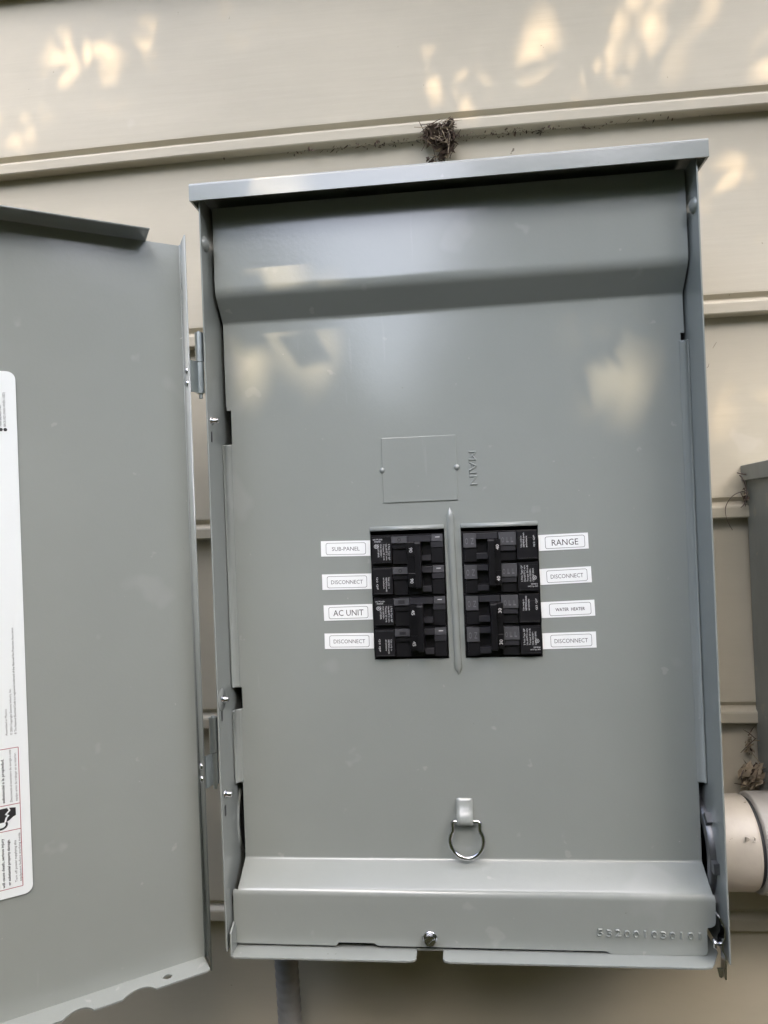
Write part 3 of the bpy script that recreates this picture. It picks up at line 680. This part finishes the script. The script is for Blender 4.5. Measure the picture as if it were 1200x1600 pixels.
o = b.build('trunk', BARK, tree); o.matrix_parent_inverse = tin
# dapple gaps: wall x, z, half sizes, tilt
GAPS = [(-.320, .805, .045, .026, -.5), (-.235, .822, .050, .018, -.2), (-.345, .745, .012, .008, -.6), (-.303, .742, .022, .012, -.4), (-.400, .705, .022, .030, 0), (-.145, .828, .030, .014, .2),
        (.045, .720, .030, .026, .2), (.100, .745, .050, .030, -.4), (.150, .765, .050, .020, -.4), (.205, .745, .040, .030, -.4), (.268, .770, .040, .026, -.4), (.295, .715, .024, .035, .3),
        (.010, .765, .020, .008, 0), (.255, .620, .020, .040, .1), (.285, .445, .020, .014, 0), (.252, .415, .014, .010, 0), (.295, .590, .014, .026, .2), (.200, .800, .030, .012, .2), (.135, .690, .020, .012, .2),
        (-.112, .464, .026, .022, -.2), (-.128, .528, .006, .006, 0), (-.137, .430, .004, .004, 0), (.128, .452, .018, .010, -.3), (.158, .440, .022, .012, -.5), (.150, .418, .018, .010, -.5), (.125, .428, .010, .006, 0),
        (-.010, .145, .004, .004, 0), (.042, .155, .004, .004, 0), (.076, .112, .004, .006, 0), (.132, .096, .003, .006, .3), (.022, .330, .006, .003, 0), (.112, .130, .004, .003, 0)]
NL = 44000
pts = np.random.normal(size=(NL, 3)); pts /= np.linalg.norm(pts, axis=1)[:, None]; pts *= (np.random.rand(NL, 1) ** (1 / 2.4))
pts = pts * np.array([0.98, 0.80, 0.60]) + CC
wh = wallhit(pts)
keep = np.ones(NL, bool); lace = np.random.rand(NL)
for i, (gx, gz, a, c2, tl) in enumerate(GAPS):
    off = np.array([0.0, 0.0]); pad = .027 if i < 19 else (.036 if i == 19 else .030 if i < 26 else .019)
    if i >= 19:   # gaps that fall on the cover: shift to where the ray would meet the wall
        t = YM / SD.y; off = np.array([-SD.x * t, -SD.z * t])
    dx, dz = wh[:, 0] - gx - off[0], wh[:, 1] - gz - off[1]
    ca, sa = math.cos(tl), math.sin(tl); e, f = dx * ca + dz * sa, -dx * sa + dz * ca
    keep &= (((e / (a + pad)) ** 2 + (f / (c2 + pad)) ** 2) > 1) | (lace < (.06 if i < 19 else .010 if i == 19 else .025))
def leaves(name, pts, lmin, lmax, M, parent, inv, bias=None, wr=(.42, .6)):
    n = len(pts)
    d1 = np.random.normal(size=(n, 3))
    if bias is not None: d1 = d1 * .45 + np.array(bias)
    d1 = d1; d1 /= np.linalg.norm(d1, axis=1)[:, None]
    d2 = np.cross(d1, np.random.normal(size=(n, 3))); d2 /= np.linalg.norm(d2, axis=1)[:, None]
    L_ = np.random.uniform(lmin, lmax, (n, 1)); Wd = L_ * np.random.uniform(*wr, (n, 1)); nn = np.cross(d1, d2)
    quad = np.stack([pts - d1 * L_, pts + d2 * Wd + nn * L_ * .12, pts + d1 * L_, pts - d2 * Wd + nn * L_ * .12], 1).reshape(-1, 3)
    me = bpy.data.meshes.new(name); me.vertices.add(4 * n); me.vertices.foreach_set('co', quad.ravel())
    me.loops.add(6 * n); me.polygons.add(2 * n)
    idx = (np.arange(n)[:, None] * 4 + np.array([0, 1, 2, 0, 2, 3])).ravel(); me.loops.foreach_set('vertex_index', idx.astype(np.int32))
    me.polygons.foreach_set('loop_start', (np.arange(2 * n) * 3).astype(np.int32)); me.update(calc_edges=True); me.materials.append(M)
    co = bpy.data.objects.new(name, me); COL.objects.link(co); co.parent = parent; co.matrix_parent_inverse = inv
    return co
leaves('crown', pts[keep], .024, .040, LEAF, tree, tin)

# a low branch hanging nearer the wall, with narrow leaves that break the light up
np.random.seed(21); nb = 3600
tx = np.random.uniform(-.55, .42, nb); tz = np.random.uniform(.13, .95, nb); tt = np.random.uniform(.62, 1.05, nb)
cl = np.sin(tx * 21 + 3 * tz) * np.sin(tz * 26 - 5 * tx) + .5 * np.sin(tx * 47 + 2) * np.sin(tz * 39)
sel = np.random.rand(nb) < np.clip(.62 + .55 * cl, .12, 1) * np.where((abs(tx + .172) < .06) & (abs(tz - .325) < .06), .22, np.where(tz < .36, .5, 1.0))
bp = np.stack([tx + SD.x * tt, SD.y * tt, tz + SD.z * tt], 1)[sel]
leaves('low_foliage', bp, .016, .030, LEAF, tree, tin, bias=(.8, .1, -.45), wr=(.20, .34))
b = MB(); tip0 = Vector((1.35, -2.2, 1.75))
for k in range(5):
    e1 = Vector((-.35 + k * .19 + SD.x * .85, SD.y * .85, .62 + .05 * (k % 2) + SD.z * .85)); b.tube([tip0, tip0.lerp(e1, .5) + Vector((0, 0, .12)), e1], [.012, .006, .0015], 6)
b.tube([fork, fork.lerp(tip0, .5) + Vector((0, 0, .08)), tip0], [.03, .02, .012], 8)
o = b.build('low_branch', BARK, tree); o.matrix_parent_inverse = tin
# unseen hedge added to block low sky light, dipped for the cover's sheen
HT = 3.0
hedge = thing('sky_blocking_hedge', 'unseen green hedge added to keep low sky light off the wall', 'hedge', (0, -5.5, -1.2))
n = 64000
q = np.random.rand(n, 3); arc_ = q[:, 0] * 22 - 11          # U-shaped run: two sides and the far end
hx = np.clip(arc_, -5.2, 5.2) + np.where(abs(arc_) > 5.2, 0, 0)
hy = np.where(abs(arc_) > 5.2, -5.6 + (abs(arc_) - 5.2), -5.6)
top = HT - 1.6 * np.exp(-((arc_ + .42) / .55) ** 2) + .25 * np.sin(arc_ * 1.3) + .2 * np.sin(arc_ * 3.1 + 1)
th = (q[:, 1] - .5) * 1.3
hp = np.stack([hx + np.where(abs(arc_) > 5.2, th, 0), hy + np.where(abs(arc_) > 5.2, 0, th), -1.2 + (top + 1.2) * q[:, 2] ** .9], 1)
hin = Matrix.Translation((0, 5.5, 1.2))
leaves('foliage', hp, .08, .15, LEAF, hedge, hin)
b = MB()
for k in range(12):
    xx = -10.5 + k * 1.9; b.tube([(xx, -5.5, -1.25), (xx + .1, -5.45, .6), (xx - .1, -5.5, 2.6)], [.06, .05, .02], 8)
o = b.build('stems', BARK, hedge); o.matrix_parent_inverse = hin

# added shrub, unseen: stands in for the viewer's body, shading the lower wall
shrub = thing('light_blocking_shrub', 'unseen evergreen shrub added to shade the lower wall and panel', 'shrub', (0.1, -1.25, -1.2))
sin_ = Matrix.Translation((-0.1, 1.25, 1.2))
n = 30000
q = np.random.rand(n, 3)
sx = (q[:, 0] - .5) * 3.3 - .65
stop = 0.90 - .30 * np.exp(-((sx + .08) / .15) ** 2) + .04 * np.sin(sx * 5) + .03 * np.sin(sx * 11)
spn = np.stack([sx, -1.13 + (q[:, 1] - .5) * .55 + .04 * np.sin(sx * 7), -1.15 + (stop + 1.15) * q[:, 2] ** .8], 1)
leaves('foliage', spn, .022, .036, LEAF, shrub, sin_)
b = MB()
for k in range(7):
    xx = -1.3 + k * .48; b.tube([(xx, -1.25, -1.25), (xx + .05, -1.22, -.5), (xx - .04, -1.27, .1)], [.022, .018, .008], 7)
o = b.build('stems', BARK, shrub); o.matrix_parent_inverse = sin_
